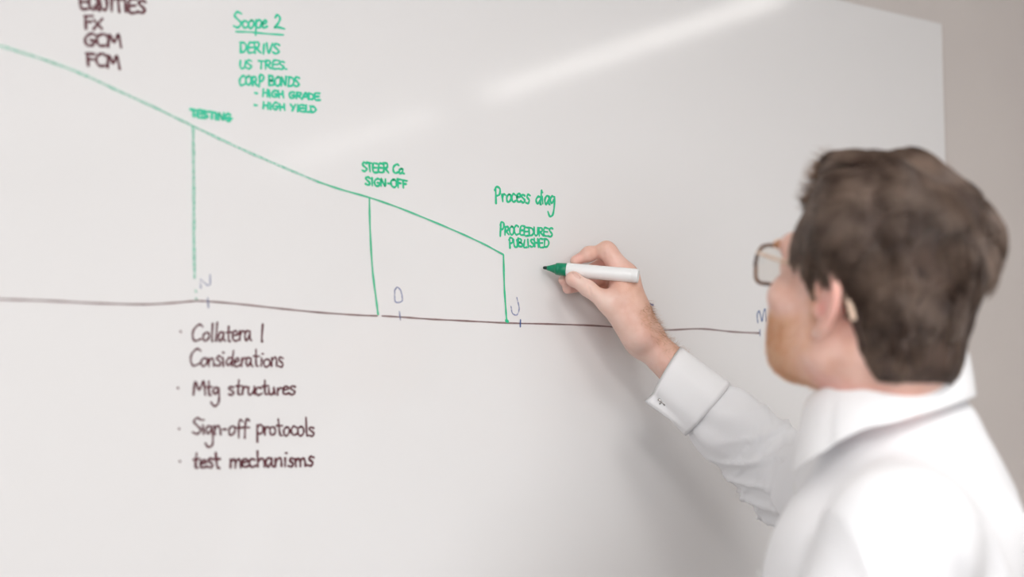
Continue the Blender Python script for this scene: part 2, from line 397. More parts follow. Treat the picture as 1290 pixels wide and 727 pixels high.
# single-stroke hand: x 0..1 (advance after), y 0 = baseline, 1 = cap height (lower case bodies reach .6)
G = {
'A': (.8, [[(0,0),(.35,1),(.5,.9),(.75,0)],[(.15,.4),(.65,.4)]]),
'B': (.75,[[(.05,1),(.08,0)],[(.02,1),(.5,.9),(.45,.55),(.1,.5),(.6,.4),(.6,.08),(.05,0)]]),
'C': (.8, [[(.7,.85),(.45,1),(.1,.75),(.03,.35),(.25,0),(.7,.1)]]),
'D': (.8, [[(.08,.95),(.1,0)],[(0,.98),(.5,.9),(.72,.5),(.5,.1),(.05,0)]]),
'E': (.7, [[(.65,.97),(.1,.95),(.08,.05),(.65,.0)],[(.1,.5),(.55,.52)]]),
'F': (.65,[[(.1,1),(.12,0)],[(.02,1),(.62,1)],[(.1,.55),(.5,.55)]]),
'G': (.85,[[(.7,.9),(.4,1),(.08,.6),(.2,.05),(.55,.05),(.7,.4)],[(.4,.45),(.85,.42)]]),
'H': (.8, [[(.08,1),(.1,0)],[(.62,1),(.65,0)],[(.08,.5),(.65,.5)]]),
'I': (.4, [[(.15,.95),(.18,0)]]),
'L': (.6, [[(.1,1),(.08,.05),(.55,0)]]),
'M': (.95,[[(.02,0),(.12,1),(.42,.35),(.68,1),(.85,-.05)]]),
'N': (.85,[[(.05,0),(.1,.95),(.55,.05),(.65,1)]]),
'O': (.8, [[(.4,1),(.06,.7),(.1,.2),(.4,0),(.68,.3),(.65,.8),(.4,1)]]),
'P': (.75,[[(.1,1),(.14,-.15)],[(.0,.8),(.2,1.05),(.55,.9),(.5,.5),(.12,.38)]]),
'Q': (.85,[[(.4,1),(.06,.7),(.1,.2),(.4,0),(.68,.3),(.65,.8),(.4,1)],[(.45,.25),(.8,-.1)]]),
'R': (.8, [[(.1,1),(.1,0)],[(.02,.98),(.5,.95),(.5,.55),(.12,.48)],[(.2,.48),(.7,0)]]),
'S': (.7, [[(.6,.88),(.3,1),(.08,.78),(.35,.5),(.6,.25),(.35,0),(.02,.1)]]),
'T': (.75,[[(.02,1),(.7,.96)],[(.36,.98),(.38,0)]]),
'U': (.75,[[(.06,1),(.1,.2),(.35,0),(.58,.25),(.6,1)]]),
'V': (.75,[[(.05,1),(.32,0),(.65,1)]]),
'X': (.75,[[(.05,.7),(.65,0)],[(.65,.8),(.05,-.05)]]),
'Y': (.7, [[(.05,1),(.3,.5)],[(.62,1),(.2,0)]]),
'2': (.8, [[(.08,.8),(.3,1.05),(.5,.8),(.35,.4),(.1,.12),(.05,0),(.35,.05),(.85,-.02)]]),
'-': (.45,[[(.05,.4),(.35,.38)]]), '.': (.3,[[(.12,.02)]]), ' ': (.55, []),
'a': (.55,[[(.42,.5),(.2,.58),(.03,.3),(.15,.0),(.4,.35)],[(.43,.55),(.4,.12),(.52,0)]]),
'c': (.48,[[(.42,.5),(.2,.58),(.03,.28),(.18,0),(.45,.1)]]),
'd': (.6, [[(.42,.5),(.2,.55),(.03,.28),(.18,0),(.42,.3)],[(.46,1.05),(.44,.1),(.52,0)]]),
'e': (.5, [[(.06,.3),(.4,.38),(.28,.58),(.08,.42),(.08,.1),(.25,0),(.48,.1)]]),
'f': (.45,[[(.48,.95),(.28,1.05),(.2,.7),(.22,-.2)],[(.02,.48),(.5,.52)]]),
'g': (.58,[[(.42,.5),(.2,.58),(.03,.3),(.18,.05),(.42,.35)],[(.44,.55),(.48,-.2),(.38,-.75),(.1,-.9),(-.12,-.6)]]),
'h': (.6, [[(.08,1.05),(.08,0)],[(.1,.35),(.3,.56),(.45,.4),(.46,0)]]),
'i': (.3, [[(.1,.55),(.13,0)],[(.14,.85)]]),
'j': (.3, [[(.1,.55),(.13,0)]]),
'l': (.3, [[(.12,1.08),(.13,.05),(.2,0)]]),
'm': (.8, [[(.05,.55),(.08,0)],[(.08,.35),(.25,.56),(.36,.4),(.36,0)],[(.38,.38),(.55,.56),(.66,.38),(.68,0)]]),
'n': (.58,[[(.05,.55),(.08,0)],[(.08,.35),(.28,.56),(.42,.4),(.46,0)]]),
'o': (.55,[[(.25,.56),(.05,.4),(.08,.08),(.25,0),(.45,.2),(.42,.48),(.25,.56)]]),
'p': (.58,[[(.08,.6),(.12,-.45)],[(.08,.42),(.28,.6),(.48,.42),(.4,.08),(.12,.08)]]),
'r': (.42,[[(.06,.55),(.08,0)],[(.08,.3),(.22,.55),(.4,.5)]]),
's': (.46,[[(.4,.52),(.2,.6),(.08,.45),(.36,.2),(.25,.0),(.02,.06)]]),
't': (.45,[[(.18,1),(.2,.1),(.34,0)],[(.02,.58),(.42,.6)]]),
'u': (.58,[[(.06,.55),(.08,.1),(.25,0),(.42,.25),(.44,.55)],[(.44,.5),(.5,0)]]),
}
def write(text, x0, y0, x1, y1, cap, width, m, label, slant=.0, extra=None, wob=.05, name='handwriting', kscale=1.0):
    adv = sum(G[c][0] for c in text); sx = (math.hypot(x1-x0, y1-y0))/(adv-.12)
    ux, uy = (x1-x0)/math.hypot(x1-x0, y1-y0), (y1-y0)/math.hypot(x1-x0, y1-y0)
    cur = 0; S = []
    for i, c in enumerate(text):
        a, sts = G[c]; k = kscale if i == 0 else random.uniform(.9, 1.08); dy = random.uniform(-wob, wob)*cap; sl = slant+random.uniform(-.10, .12); wx = random.uniform(.95, 1.12); lean = random.uniform(-.10, .10)
        for st in sts:
            pts = []
            for (gx, gy) in st:
                X = (cur+gx*wx)*sx+sl*gy*cap; Y = -(gy*k)*cap+dy+lean*(gx-.3)*cap
                pts.append((x0+ux*X-uy*Y*0, y0+uy*X+Y))
            S.append([tuple(p) for p in (crom(pts, 5) if len(pts) > 1 else pts)])
        cur += a
    if extra: S += extra
    return ribbon(S, width, name, m, label)
mm = .001
# maroon list, top left
write('EQUITIES', 101, 11, 182, 17, 17, 3.6*mm, M['brown'], 'maroon handwriting reading EQUITIES, cut off by the top of the photo', wob=.04)
write('FX', 106, 37, 127, 37, 16, 3.4*mm, M['brown'], 'maroon handwriting reading FX')
write('GCM', 105, 57, 151, 60, 15, 3.4*mm, M['brown'], 'maroon handwriting reading GCM')
write('FCM', 109, 82, 150, 86, 15, 3.4*mm, M['brown'], 'maroon handwriting reading FCM')
# green list
write('Scope 2', 294, 35, 356, 36, 17, 3.0*mm, M['green_light'], 'green handwriting reading Scope 2', kscale=1.15)
ribbon([crom([(297, 40), (315, 40.5), (335, 42.5), (357, 44)])], 2.3*mm, 'underline', M['green_light'], 'green underline below Scope 2')
write('DERIVS', 302, 66, 350, 68, 13, 2.9*mm, M['green_light'], 'green handwriting reading DERIVS')
write('US TRES.', 301, 86, 361, 87, 10, 2.7*mm, M['green_light'], 'green handwriting reading US TRES.')
write('CORP BONDS', 301, 107, 376, 109, 12, 2.9*mm, M['green_light'], 'green handwriting reading CORP BONDS')
write('- HIGH GRADE', 320, 121, 402, 126, 8.5, 2.9*mm, M['green_light'], 'green handwriting reading HIGH GRADE')
write('- HIGH YIELD', 320, 136, 398, 142, 8.5, 2.9*mm, M['green_light'], 'green handwriting reading HIGH YIELD')
write('TESTING', 240, 146, 291, 153, 8.5, 3.5*mm, M['green_light'], 'green handwriting reading TESTING above the first upright line')
write('STEER Co.', 456, 216, 509, 219, 11, 2.9*mm, M['green'], 'green handwriting reading STEER Co.')
write('SIGN-OFF', 460, 233, 512, 237, 10, 2.9*mm, M['green'], 'green handwriting reading SIGN-OFF')
write('Process diag', 623, 253, 698, 258, 17.5, 3.0*mm, M['green'], 'green handwriting reading Process diag', kscale=1.0, wob=.03)
write('PROCEEDURES', 629, 295, 695, 298, 11, 2.7*mm, M['green'], 'green handwriting reading PROCEEDURES', kscale=1.35)
write('PUBLISHED', 641, 311, 690, 312, 10, 2.7*mm, M['green'], 'green handwriting reading PUBLISHED', kscale=1.1)
# maroon bullet list
bl = dict(wob=.03)
write('Collatera l', 241, 429, 330, 430, 20.5, 2.5*mm, M['brown'], 'maroon handwriting reading Collateral', extra=[[(227, 417.5), (227.6, 418.2)]], **bl)
write('Considerations', 239, 461, 356, 462, 19.5, 2.4*mm, M['brown'], 'maroon handwriting reading Considerations', kscale=1.08, **bl)
write('Mtg structures', 243, 498, 370, 497, 17, 2.6*mm, M['brown'], 'maroon handwriting reading Mtg structures', extra=[[(223.5, 488.5), (224.3, 489)]], **bl)
write('Sign-off protocols', 242, 547, 395, 549, 20, 2.5*mm, M['brown'], 'maroon handwriting reading Sign-off protocols', extra=[[(225, 540), (225.6, 540.4)]], **bl)
write('test mechanisms', 242, 590, 393, 587, 18.5, 2.9*mm, M['brown'], 'maroon handwriting reading test mechanisms', extra=[[(226, 581), (226.6, 581.6)]], **bl)
# the diagram
def dl(pts, wd, m, lab, nm='drawn_line'): ribbon([crom(pts, 8)], wd*mm, nm, m, lab)
dl([(-60,374),(0,377),(60,379),(120,382),(180,383.5),(220,381.5),(245,379.3),(262,379.7),(300,383),(350,388.5),(400,393.5),(450,397),(475,398)], 2.1, M['brown_line'], 'brown timeline, left stretch')
dl([(481,398),(505,399.5),(540,402),(580,404),(640,407),(700,408.5),(760,411),(800,415),(841,415.8),(883,414.3),(922,418),(957,419.8)], 2.2, M['brown_line'], 'dark brown timeline, right stretch')
dl([(-60,43),(0,58),(20,64),(60,77),(100,92),(150,115),(200,138),(245,160),(300,186),(350,208),(400,229)], 3.0, M['green_faded'], 'faded green sloping line, left stretch')
dl([(400,229),(430,239),(465,249),(500,261),(540,277),(580,294),(610,308),(634,321)], 2.3, M['green_line'], 'green sloping line, right stretch')
dl([(243,160),(243.5,200),(244,260),(244,300),(245,350)], 3.6, M['green_faded'], 'faded green upright line under TESTING')
ribbon([[(246, 366), (247, 368)], [(246.5, 376), (248, 377)]], 2.6*mm, 'ink_dots', M['green_faded'])
dl([(465,249),(466,290),(469,340),(474,380),(476,396)], 2.6, M['green_line'], 'green upright line under SIGN-OFF')
dl([(634,321),(635,360),(637,390),(638,404)], 2.6, M['green'], 'green upright line nearest the marker')
ribbon([[(637.2, 403.8), (639.4, 405.2)]], 4*mm, 'ink_dots', M['green'])
fb = M['blue_faded']
ribbon([[(252.7,362.7),(252.3,351.7),(261.4,359.8),(264.7,358.9),(264.3,346.4)], crom([(261.5,375.7),(262.4,387.7)])], 1.9*mm, 'handwriting', fb, 'faded blue N with its tick on the timeline')
ribbon([crom([(497,365),(497.3,379),(501.4,381),(506.3,378.5),(505,367.5),(500.3,362),(496.5,366.5)]), crom([(503,392.8),(504,403.3)])], 2.0*mm, 'handwriting', fb, 'faded blue D with its tick on the timeline')
ribbon([crom([(650.8,375),(652.7,382.7),(653.7,389.5),(651.8,395.7),(648.9,397),(645,394.3),(643.4,386)])], 1.9*mm, 'handwriting', fb, 'faded blue J on the timeline')
ribbon([[(655.4,403),(655.1,411.6)]], 2.4*mm, 'handwriting', M['blue'], 'blue tick below J')
ribbon([crom([(822.6,384.3),(818,383),(816.5,387),(817.6,399)]), [(818,392.5),(822,392)]], 2.2*mm, 'handwriting', M['blue'], 'blue F beside the wrist')
ribbon([crom([(954.3,406.5),(953.5,397),(955.9,391.8),(958.2,400),(959.8,405),(961,396),(963.6,389.5),(965.5,405)]), [(957,415.5),(957,423)]], 1.9*mm, 'handwriting', M['blue'], 'blue M and tick at the right end of the timeline')

# ------------------------------------------------------------------ whiteboard marker
MA = at(684, 337.2, 1.888); MBp = at(804.5, 347.8, 1.862)
mk = empty('whiteboard_marker', MA, 'white whiteboard marker with green grip and dark nib held in right hand', 'marker')
ML = float(np.linalg.norm(MBp-MA)); s_ = ML/.127
M['mk_white'] = noisy(mat('marker_white_plastic', (.85, .86, .86), .28), (.84, .85, .85), (.88, .89, .89), 60)
M['mk_green'] = noisy(mat('marker_green_plastic', (.0, .25, .13), .3), (.0, .21, .105), (.0, .25, .125), 60)
M['nib'] = noisy(mat('marker_nib_felt', (.01, .03, .03), .8), (.01, .02, .02), (.02, .05, .04), 400)
V, Fc = lathe(MA, MBp, [(0, .0004), (.0004, .0014), (.002, .0022), (.006, .0024), (.0065, .0024)], 24); mesh_obj('nib', V, Fc, M['nib'], mk)
pf = [(.0055, .0024), (.0058, .0031), (.0085, .0036), (.012, .0048), (.0155, .0060), (.0172, .0066), (.0176, .0078), (.0215, .0083), (.0222, .0080), (.0226, .0084), (.0315, .0086), (.0320, .0082), (.0323, .0079), (.034, .0079)]
V, Fc = lathe(MA, MBp, pf, 40); mesh_obj('grip', V, Fc, M['mk_green'], mk)
pb = [(.0322, .0080), (.0322, .0088), (.0328, .0091), (.060, .0093), (.118, .0093), (.1185, .0091), (.119, .0091), (.1195, .0093), (ML-.0015, .0092), (ML-.0004, .0088), (ML, .0075), (ML-.001, .007), (ML-.001, .001)]
V, Fc = lathe(MA, MBp, pb, 48); mesh_obj('barrel', V, Fc, M['mk_white'], mk)

# ------------------------------------------------------------------ person
AL = math.radians(50); PI_ = math.radians(15); HD = 1.47
def frame(al, pitch=0, roll=0):
    """rows: person's right, forward, up in world space; al = turn from image-left towards the board"""
    f = -R_*math.cos(al)+FH*math.sin(al); r = FH*math.cos(al)+R_*math.sin(al); u = np.array([0, 0, 1.0])
    f2 = f*math.cos(pitch)+u*math.sin(pitch); u2 = u*math.cos(pitch)-f*math.sin(pitch)
    r2 = r*math.cos(roll)+u2*math.sin(roll); u3 = u2*math.cos(roll)-r*math.sin(roll)
    return np.stack([r2, f2, u3])
HF = frame(AL, PI_, 0); HO = at(1092, 386, HD)
def H(x, y, z): return HO+x*HF[0]+y*HF[1]+z*HF[2]
BFm = frame(math.radians(12)); BO = at(1122, 560, 1.49); BO = np.array([BO[0], BO[1], 0.0])
def Bd(x, y, z): return BO+x*BFm[0]+y*BFm[1]+np.array([0, 0, z])
person = empty('person', BO, 'man with short brown hair and ginger beard in white shirt, writing with raised right arm', 'person')

# skin: colour comes from a painted-on attribute of flush (natural redness), freckles from noise
def skin_mat():
    m = mat('skin', (.6, .35, .27), .48, Subsurface_Weight=.12, Subsurface_Scale=.004)
    nt = m.node_tree; b = nt.nodes['Principled BSDF']; N = nt.nodes.new; L = nt.links.new
    b.inputs['Subsurface Radius'].default_value = (1, .35, .2)
    at_ = N('ShaderNodeAttribute'); at_.attribute_name = 'flush'
    sx = N('ShaderNodeSeparateColor'); L(at_.outputs['Color'], sx.inputs[0])
    tc = N('ShaderNodeTexCoord')
    n = N('ShaderNodeTexNoise'); n.inputs['Scale'].default_value = 55; n.inputs['Detail'].default_value = 5; L(tc.outputs['Object'], n.inputs[0])
    m1 = N('ShaderNodeMix'); m1.data_type = 'RGBA'; m1.inputs[6].default_value = (.80, .545, .46, 1); m1.inputs[7].default_value = (.72, .43, .33, 1)
    mr = N('ShaderNodeMapRange'); L(n.outputs[0], mr.inputs[0]); mr.inputs[1].default_value = .38; mr.inputs[2].default_value = .68
    L(mr.outputs[0], m1.inputs[0])
    m2 = N('ShaderNodeMix'); m2.data_type = 'RGBA'; L(sx.outputs[0], m2.inputs[0]); L(m1.outputs[2], m2.inputs[6]); m2.inputs[7].default_value = (.80, .36, .31, 1)
    m3 = N('ShaderNodeMix'); m3.data_type = 'RGBA'; L(sx.outputs[1], m3.inputs[0]); L(m2.outputs[2], m3.inputs[6]); m3.inputs[7].default_value = (.74, .42, .25, 1)
    m4 = N('ShaderNodeMix'); m4.data_type = 'RGBA'; L(sx.outputs[2], m4.inputs[0]); L(m3.outputs[2], m4.inputs[6]); m4.inputs[7].default_value = (.82, .62, .54, 1)
    L(m4.outputs[2], b.inputs['Base Color'])
    n2 = N('ShaderNodeTexNoise'); n2.inputs['Scale'].default_value = 420; L(tc.outputs['Object'], n2.inputs[0])
    bp = N('ShaderNodeBump'); bp.inputs['Strength'].default_value = .25; bp.inputs['Distance'].default_value = .001
    L(n2.outputs[0], bp.inputs['Height']); L(bp.outputs[0], b.inputs['Normal'])
    return m
M['skin'] = skin_mat()

# --- head and neck
hs = SDF()
hs.ell(H(0, -.010, .045), (.078, .100, .092), .02, M3=HF)
hs.ell(H(0, .030, -.028), (.062, .066, .064), .04, M3=HF)
for s in (-1, 1):
    hs.cap(H(s*.050, .010, -.050), H(s*.018, .070, -.070), .018, .018, .03)
    hs.ell(H(s*.045, .062, -.006), (.024, .024, .020), .025, M3=HF)
hs.ell(H(0, .073, -.070), (.022, .018, .016), .02, M3=HF)
hs.cap(H(-.036, .084, .046), H(.036, .084, .046), .012, .012, .02)
hs.ell(H(0, .062, -.040), (.038, .034, .028), .03, M3=HF)
for s in (-1, 1):
    hs.ell(H(s*.033, .106, .026), (.018, .016, .011), .014, 's', M3=HF)
    hs.ell(H(s*.032, .078, .025), (.0145, .0145, .0135), .005, M3=HF)
    hs.ell(H(s*.032, .095, .025), (.0125, .010, .0042), .002, 's', M3=HF)
hs.cap(H(0, .094, .034), H(0, .113, -.008), .0075, .0100, .012)
for s in (-1, 1): hs.ell(H(s*.012, .101, -.014), (.008, .011, .008), .008, M3=HF)
for s in (-1, 1): hs.ell(H(s*.007, .107, -.0225), (.004, .006, .004), .003, 's', M3=HF)
hs.cap(H(-.020, .092, -.038), H(.020, .092, -.038), .0075, .0075, .008)
hs.cap(H(-.017, .092, -.049), H(.017, .092, -.049), .0075, .0075, .008)
hs.cap(H(-.024, .097, -.0435), H(.024, .097, -.0435), .0018, .0018, .003, 's')
NB = Bd(0, -.015, 1.43)
hs.cap(H(0, -.018, -.045), NB, .052, .050, .03)
hs.cap(H(-.045, -.03, -.045), Bd(-.02, .045, 1.46), .013, .011, .016)
hs.cap(H(.045, -.03, -.045), Bd(.02, .045, 1.46), .013, .011, .016)
hs.ell(H(0, -.06, -.03), (.050, .045, .06), .03, M3=HF)
# ears
for s in (-1, 1):
    def E(a, b_, c): return H(s*(.076+a), -.012+b_, .0+c)        # a out, b forward, c up
    ax = unit(np.array([s*.80, .0, 0])@HF+HF[1]*(.55)); up = unit(HF[2]-HF[1]*.12); sd = unit(np.cross(up, ax)); up = np.cross(ax, sd)
    hs.ell(E(.008, -.004, .002), (.0075, .017, .030), .006, M3=np.stack([ax, sd, up]))
    rim = [E(.002, .014, .006), E(.006, .013, .022), E(.012, .003, .033), E(.017, -.010, .032), E(.020, -.019, .018), E(.019, -.020, .002), E(.015, -.014, -.014), E(.009, -.002, -.027), E(.004, .007, -.030)]
    rim = crom(rim, 3)
    for i in range(len(rim)-1):
        r_a = .0042 if i < len(rim)*.75 else .0058
        hs.cap(rim[i], rim[i+1], r_a, r_a, .003)
    hs.ell(E(.016, .001, -.003), (.008, .0085, .012), .004, 's', M3=np.stack([ax, sd, up]))
    hs.ell(E(.020, .000, .018), (.0045, .006, .0065), .004, 's', M3=np.stack([ax, sd, up]))
    hs.cap(E(.003, .013, -.004), E(.003, .011, -.010), .0045, .0045, .004)
hl = HO-.19; hh = HO+.21; hl[2] = 1.40
hV, hQ, hN = polygonize(hs, hl, hh, .0024)
def local(P): return (P-HO)@HF.T

# --- right hand (in focus) and forearm
hd = SDF()
Wc = at(817, 432, 1.892); EL = at(995, 603, 1.88)
def hp(x, y, d): return at(x, y, d)
camv = -F_
palmN = unit(R_*.80+U_*.60)                       # back-of-hand direction, up and right in view
hd.cap(Wc, EL, .0255, .043, .01, n=unit(np.cross(unit(EL-Wc), F_)), sq=.86)
mcps = {'i': hp(785.5, 351, 1.885), 'm': hp(787, 360, 1.906), 'r': hp(791, 373, 1.926), 'l': hp(795, 388, 1.942)}
wr = {'i': hp(805, 418, 1.872), 'm': hp(808, 421, 1.890), 'r': hp(810, 425, 1.906), 'l': hp(811, 430, 1.914)}
for k, ra in (('i', .0135), ('m', .013), ('r', .0125), ('l', .012)):
    hd.cap(mcps[k], wr[k], ra, .0175, .022)
hd.ell(hp(790, 388, 1.885), (.026, .020, .028), .02, M3=np.stack([F_, unit(R_*.8+U_*.5), unit(U_*.8-R_*.5)]))
hd.ell(hp(795, 405, 1.915), (.022, .020, .030), .02, M3=np.stack([F_, unit(R_*.8+U_*.5), unit(U_*.8-R_*.5)]))
# thumb
T = [hp(800, 420, 1.872), hp(767, 383, 1.860), hp(740, 363, 1.861), hp(722.5, 351, 1.866)]
hd.cap(T[0], T[1], .019, .0130, .014)
hd.cap(T[1], T[2], .0125, .0098, .008)
hd.cap(T[2], T[3], .0100, .0090, .006)
hd.ell(hp(722.5, 352.5, 1.868), (.0098, .0090, .0080), .005, M3=np.stack([unit(T[3]-T[2]), unit(np.cross(unit(T[3]-T[2]), F_)), F_]))
# web between thumb and index
hd.cap(hp(774, 376, 1.868), hp(790, 356, 1.884), .010, .0115, .018)
# fingers
def finger(P, R, k=.006):
    for i in range(len(P)-1):
        hd.cap(P[i], P[i+1], R[i], R[i+1], k if i else .012)
    for i in range(1, len(P)-1): hd.ell(P[i], (R[i]*1.05,)*3, k)
finger([mcps['i'], hp(764, 314.5, 1.892), hp(742, 320, 1.897), hp(724.5, 328.5, 1.895)], [.0128, .0096, .0084, .0068])
finger([mcps['m'], hp(764, 330, 1.921), hp(735, 346, 1.911), hp(709.5, 353, 1.8955)], [.0125, .0094, .0082, .0066])
finger([mcps['r'], hp(766, 350, 1.936), hp(741, 358, 1.918), hp(715.5, 363.5, 1.893)], [.0120, .0090, .0080, .0072])
finger([mcps['l'], hp(777, 366, 1.946), hp(757, 371, 1.932), hp(750, 371, 1.915)], [.0112, .0080, .0072, .0062])
# index knuckle heads, wrist tendon, flexion creases
hd.ell(hp(790, 347, 1.890), (.0115, .0115, .0115), .012)
hd.cap(hp(792, 354, 1.888), hp(820, 420, 1.894), .006, .006, .018)
hd.cap(hp(770, 322, 1.891), hp(788, 343, 1.888), .0102, .0112, .010)
for (a, b2) in ((hp(744.5, 318, 1.883), hp(744.5, 327, 1.886)), (hp(760.5, 320, 1.880), hp(757, 331, 1.884))):
    hd.cap(a, b2, .0012, .0012, .0030, 's')
hd.cap(hp(741, 355, 1.850), hp(744, 372, 1.850), .0010, .0010, .0025, 's')
for (a, b2) in ((hp(785, 424, 1.866), hp(800, 418, 1.861)), (hp(798, 421, 1.861), hp(822, 419, 1.866))):
    hd.cap(a, b2, .0010, .0010, .004, 's')
pts = np.array([hp(700, 300, 1.85), hp(905, 300, 1.95), hp(905, 560, 1.83), hp(695, 400, 1.95)])
lo = pts.min(0)-.03; hi = pts.max(0)+.03
rV, rQ, rN = polygonize(hd, lo, hi, .0014)

# --- hidden core: torso, upper arms, left hand (inside the clothes)
SHR = Bd(.18, .0, 1.39); SHL = Bd(-.18, .005, 1.385)
LE = Bd(-.225, .12, 1.13); LW = Bd(-.215, .20, .93)
core = SDF()
core.cap(Bd(0, -.01, 1.36), Bd(0, 0, 1.06), .085, .08, .03, n=BFm[0], sq=1.45)
core.cap(Bd(-.12, -.01, 1.375), Bd(.12, -.01, 1.375), .042, .042, .04)
core.cap(NB, Bd(0, -.01, 1.34), .05, .06, .03)
core.cap(SHR, EL, .042, .036, .03); core.cap(EL, at(882, 506, 1.88), .034, .028, .01); core.cap(SHL, LE, .042, .036, .03); core.cap(LE, LW, .034, .024, .02)
core.cap(LW, Bd(-.212, .235, .865), .026, .032, .02, n=BFm[0], sq=.55)
for i, (dy, dl_) in enumerate(((.030, .075), (.010, .083), (-.010, .077), (-.029, .060))):
    a = Bd(-.212, .245+dy*.8, .845+dy*.25); b2 = Bd(-.205, .262+dy, .845-dl_*.55); c2 = Bd(-.192, .250+dy, .845-dl_)
    core.cap(a, b2, .0095, .0082, .006); core.cap(b2, c2, .0082, .0068, .004)
core.cap(Bd(-.205, .25, .895), Bd(-.195, .30, .855), .013, .0098, .012); core.cap(Bd(-.195, .30, .855), Bd(-.190, .305, .825), .0098, .008, .004)
allp = np.array([Bd(a, b2, c) for a in (-.35, .35) for b2 in (-.25, .35) for c in (.7, 1.5)]+[EL, SHR, at(882, 506, 1.88)]); lo = allp.min(0)-.08; hi = allp.max(0)+.08
cV, cQ, cN = polygonize(core, lo, hi, .0045)

V = np.vstack([hV, rV, cV]); Q = np.vstack([hQ, rQ+len(hV), cQ+len(hV)+len(rV)])
body = fast_mesh('body', V, Q, M['skin'], person)
flush = np.zeros((len(V), 4), np.float32); flush[:, 3] = 1
Lh = local(hV)
def blob(P, c, r): return np.exp(-(((P-np.asarray(c))**2).sum(1))/(r*r))
nh = len(hV)
fl = .12+.6*(blob(Lh, (-.088, -.030, .006), .026)+blob(Lh, (.088, -.030, .006), .026))+.55*blob(Lh, (0, .12, -.01), .02)
fl += .75*np.clip((-.065-Lh[:, 2])/.03, 0, 1)*np.clip((-.0-Lh[:, 1])/.03+1, 0, 1)   # sun-flushed neck
lips = blob(Lh, (0, .092, -.044), .017)
for s in (-1, 1):
    fl += .9*blob(Lh, (s*.086, -.011, -.004), .008)
flush[:nh, 0] = np.clip(fl+lips*.6, 0, 1)
# beard stubble colour under the hairs
def beard_mask(L):
    z, y, x = L[:, 2], L[:, 1], np.abs(L[:, 0])
    top = -.020+np.where(y < .05, (.05-y)*.35, 0)         # climbs along the jaw towards the sideburn
    m = np.clip((top-z)/.012, 0, 1)*np.clip((y-.006)/.05, 0, 1)*np.clip((z+.112)/.02, 0, 1)
    m *= 1-np.clip(blob(L, (0, .095, -.044), .014)*1.3, 0, 1)
    side = np.clip((y-.000)/.01, 0, 1)*np.clip((.024-y)/.01, 0, 1)*np.clip((.03-z)/.01, 0, 1)*np.clip((z+.06)/.01, 0, 1)*(x > .055)
    return np.clip(np.maximum(m, side*.5), 0, 1)
flush[:nh, 1] = beard_mask(Lh)*.85
# hand: pink fingertips, tanned outer wrist, pale thumb side
rP = rV
fl = .12+np.zeros(len(rP))
for c in (T[3], hp(724.5, 328.5, 1.895), hp(709.5, 353, 1.8955), hp(715.5, 363.5, 1.893)): fl += .60*blob(rP, c, .013)
fl += .40*blob(rP, hp(765, 330, 1.90), .016)+.25*blob(rP, hp(765, 350, 1.89), .018)
flush[nh:nh+len(rP), 0] = np.clip(fl, 0, 1)
qx = (rP-Wc)@palmN
flush[nh:nh+len(rP), 1] = np.clip((qx-.004)/.022, 0, 1)*.42*np.clip(1-blob(rP, hp(775, 335, 1.89), .05)*1.2, 0, 1)
pale = .55*blob(rP, hp(732, 352, 1.852), .008)+.45*blob(rP, hp(766, 376, 1.846), .012)+.5*np.clip((-.004-qx)/.012, 0, 1)
flush[nh:nh+len(rP), 2] = np.clip(pale, 0, .8)
flush[nh+len(rP):, 0] = .2
ca = body.data.color_attributes.new('flush', 'FLOAT_COLOR', 'POINT'); ca.data.foreach_set('color', flush.ravel())

# thumbnail and index nail: thin curved plates
M['nail'] = noisy(mat('fingernail', (.75, .48, .40), .28), (.72, .46, .39), (.78, .52, .45), 40)
def nail(c, along, out, w_, l_, bend=.006):
    c = np.asarray(c); al = unit(along); out = unit(out-al*np.dot(out, al)); sd_ = np.cross(al, out); V = []; Fc = []
    n1, n2 = 9, 7
    for j in range(n2):
        v = j/(n2-1)*2-1
        for i in range(n1):
            u = i/(n1-1)*2-1; ww = w_*(1-.22*max(0, v)**3-.15*max(0, -v)**2)
            V.append(c+al*v*l_+sd_*u*ww-out*(bend*.45*u*u+.0012*max(0, v)**2))
    for j in range(n2-1):
        for i in range(n1-1): a = j*n1+i; Fc.append((a, a+1, a+n1+1, a+n1))
    o = mesh_obj('fingernail', V, Fc, M['nail'], person)
    md = o.modifiers.new('thick', 'SOLIDIFY'); md.thickness = .0006
    return o
tdir = unit(T[3]-T[2])
nail(T[3]-tdir*.001-F_*.0086+U_*.001, tdir, -F_*.9-R_*.1-U_*.25, .0062, .0068)

# --- eyes
M['eye'] = mat('eye_white', (.8, .78, .75), .15); M['iris'] = mat('iris_blue', (.08, .16, .25), .1)
for s in (-1, 1):
    c = H(s*.032, .0785, .025)
    V, Fc = lathe(c-HF[1]*.0125, c+HF[1]*.0125, [(.0125-.0125*math.cos(a), max(.0125*math.sin(a), 1e-5)) for a in np.linspace(0, math.pi, 14)], 20)
    ey = mesh_obj('eye', V, Fc, M['eye'], person)
    V, Fc = lathe(c+HF[1]*.0112, c+HF[1]*.02, [(0, .0056), (.0010, .0048), (.0015, .002), (.0016, .0001)], 20)
    o = mesh_obj('iris', V, Fc, M['iris'], ey)

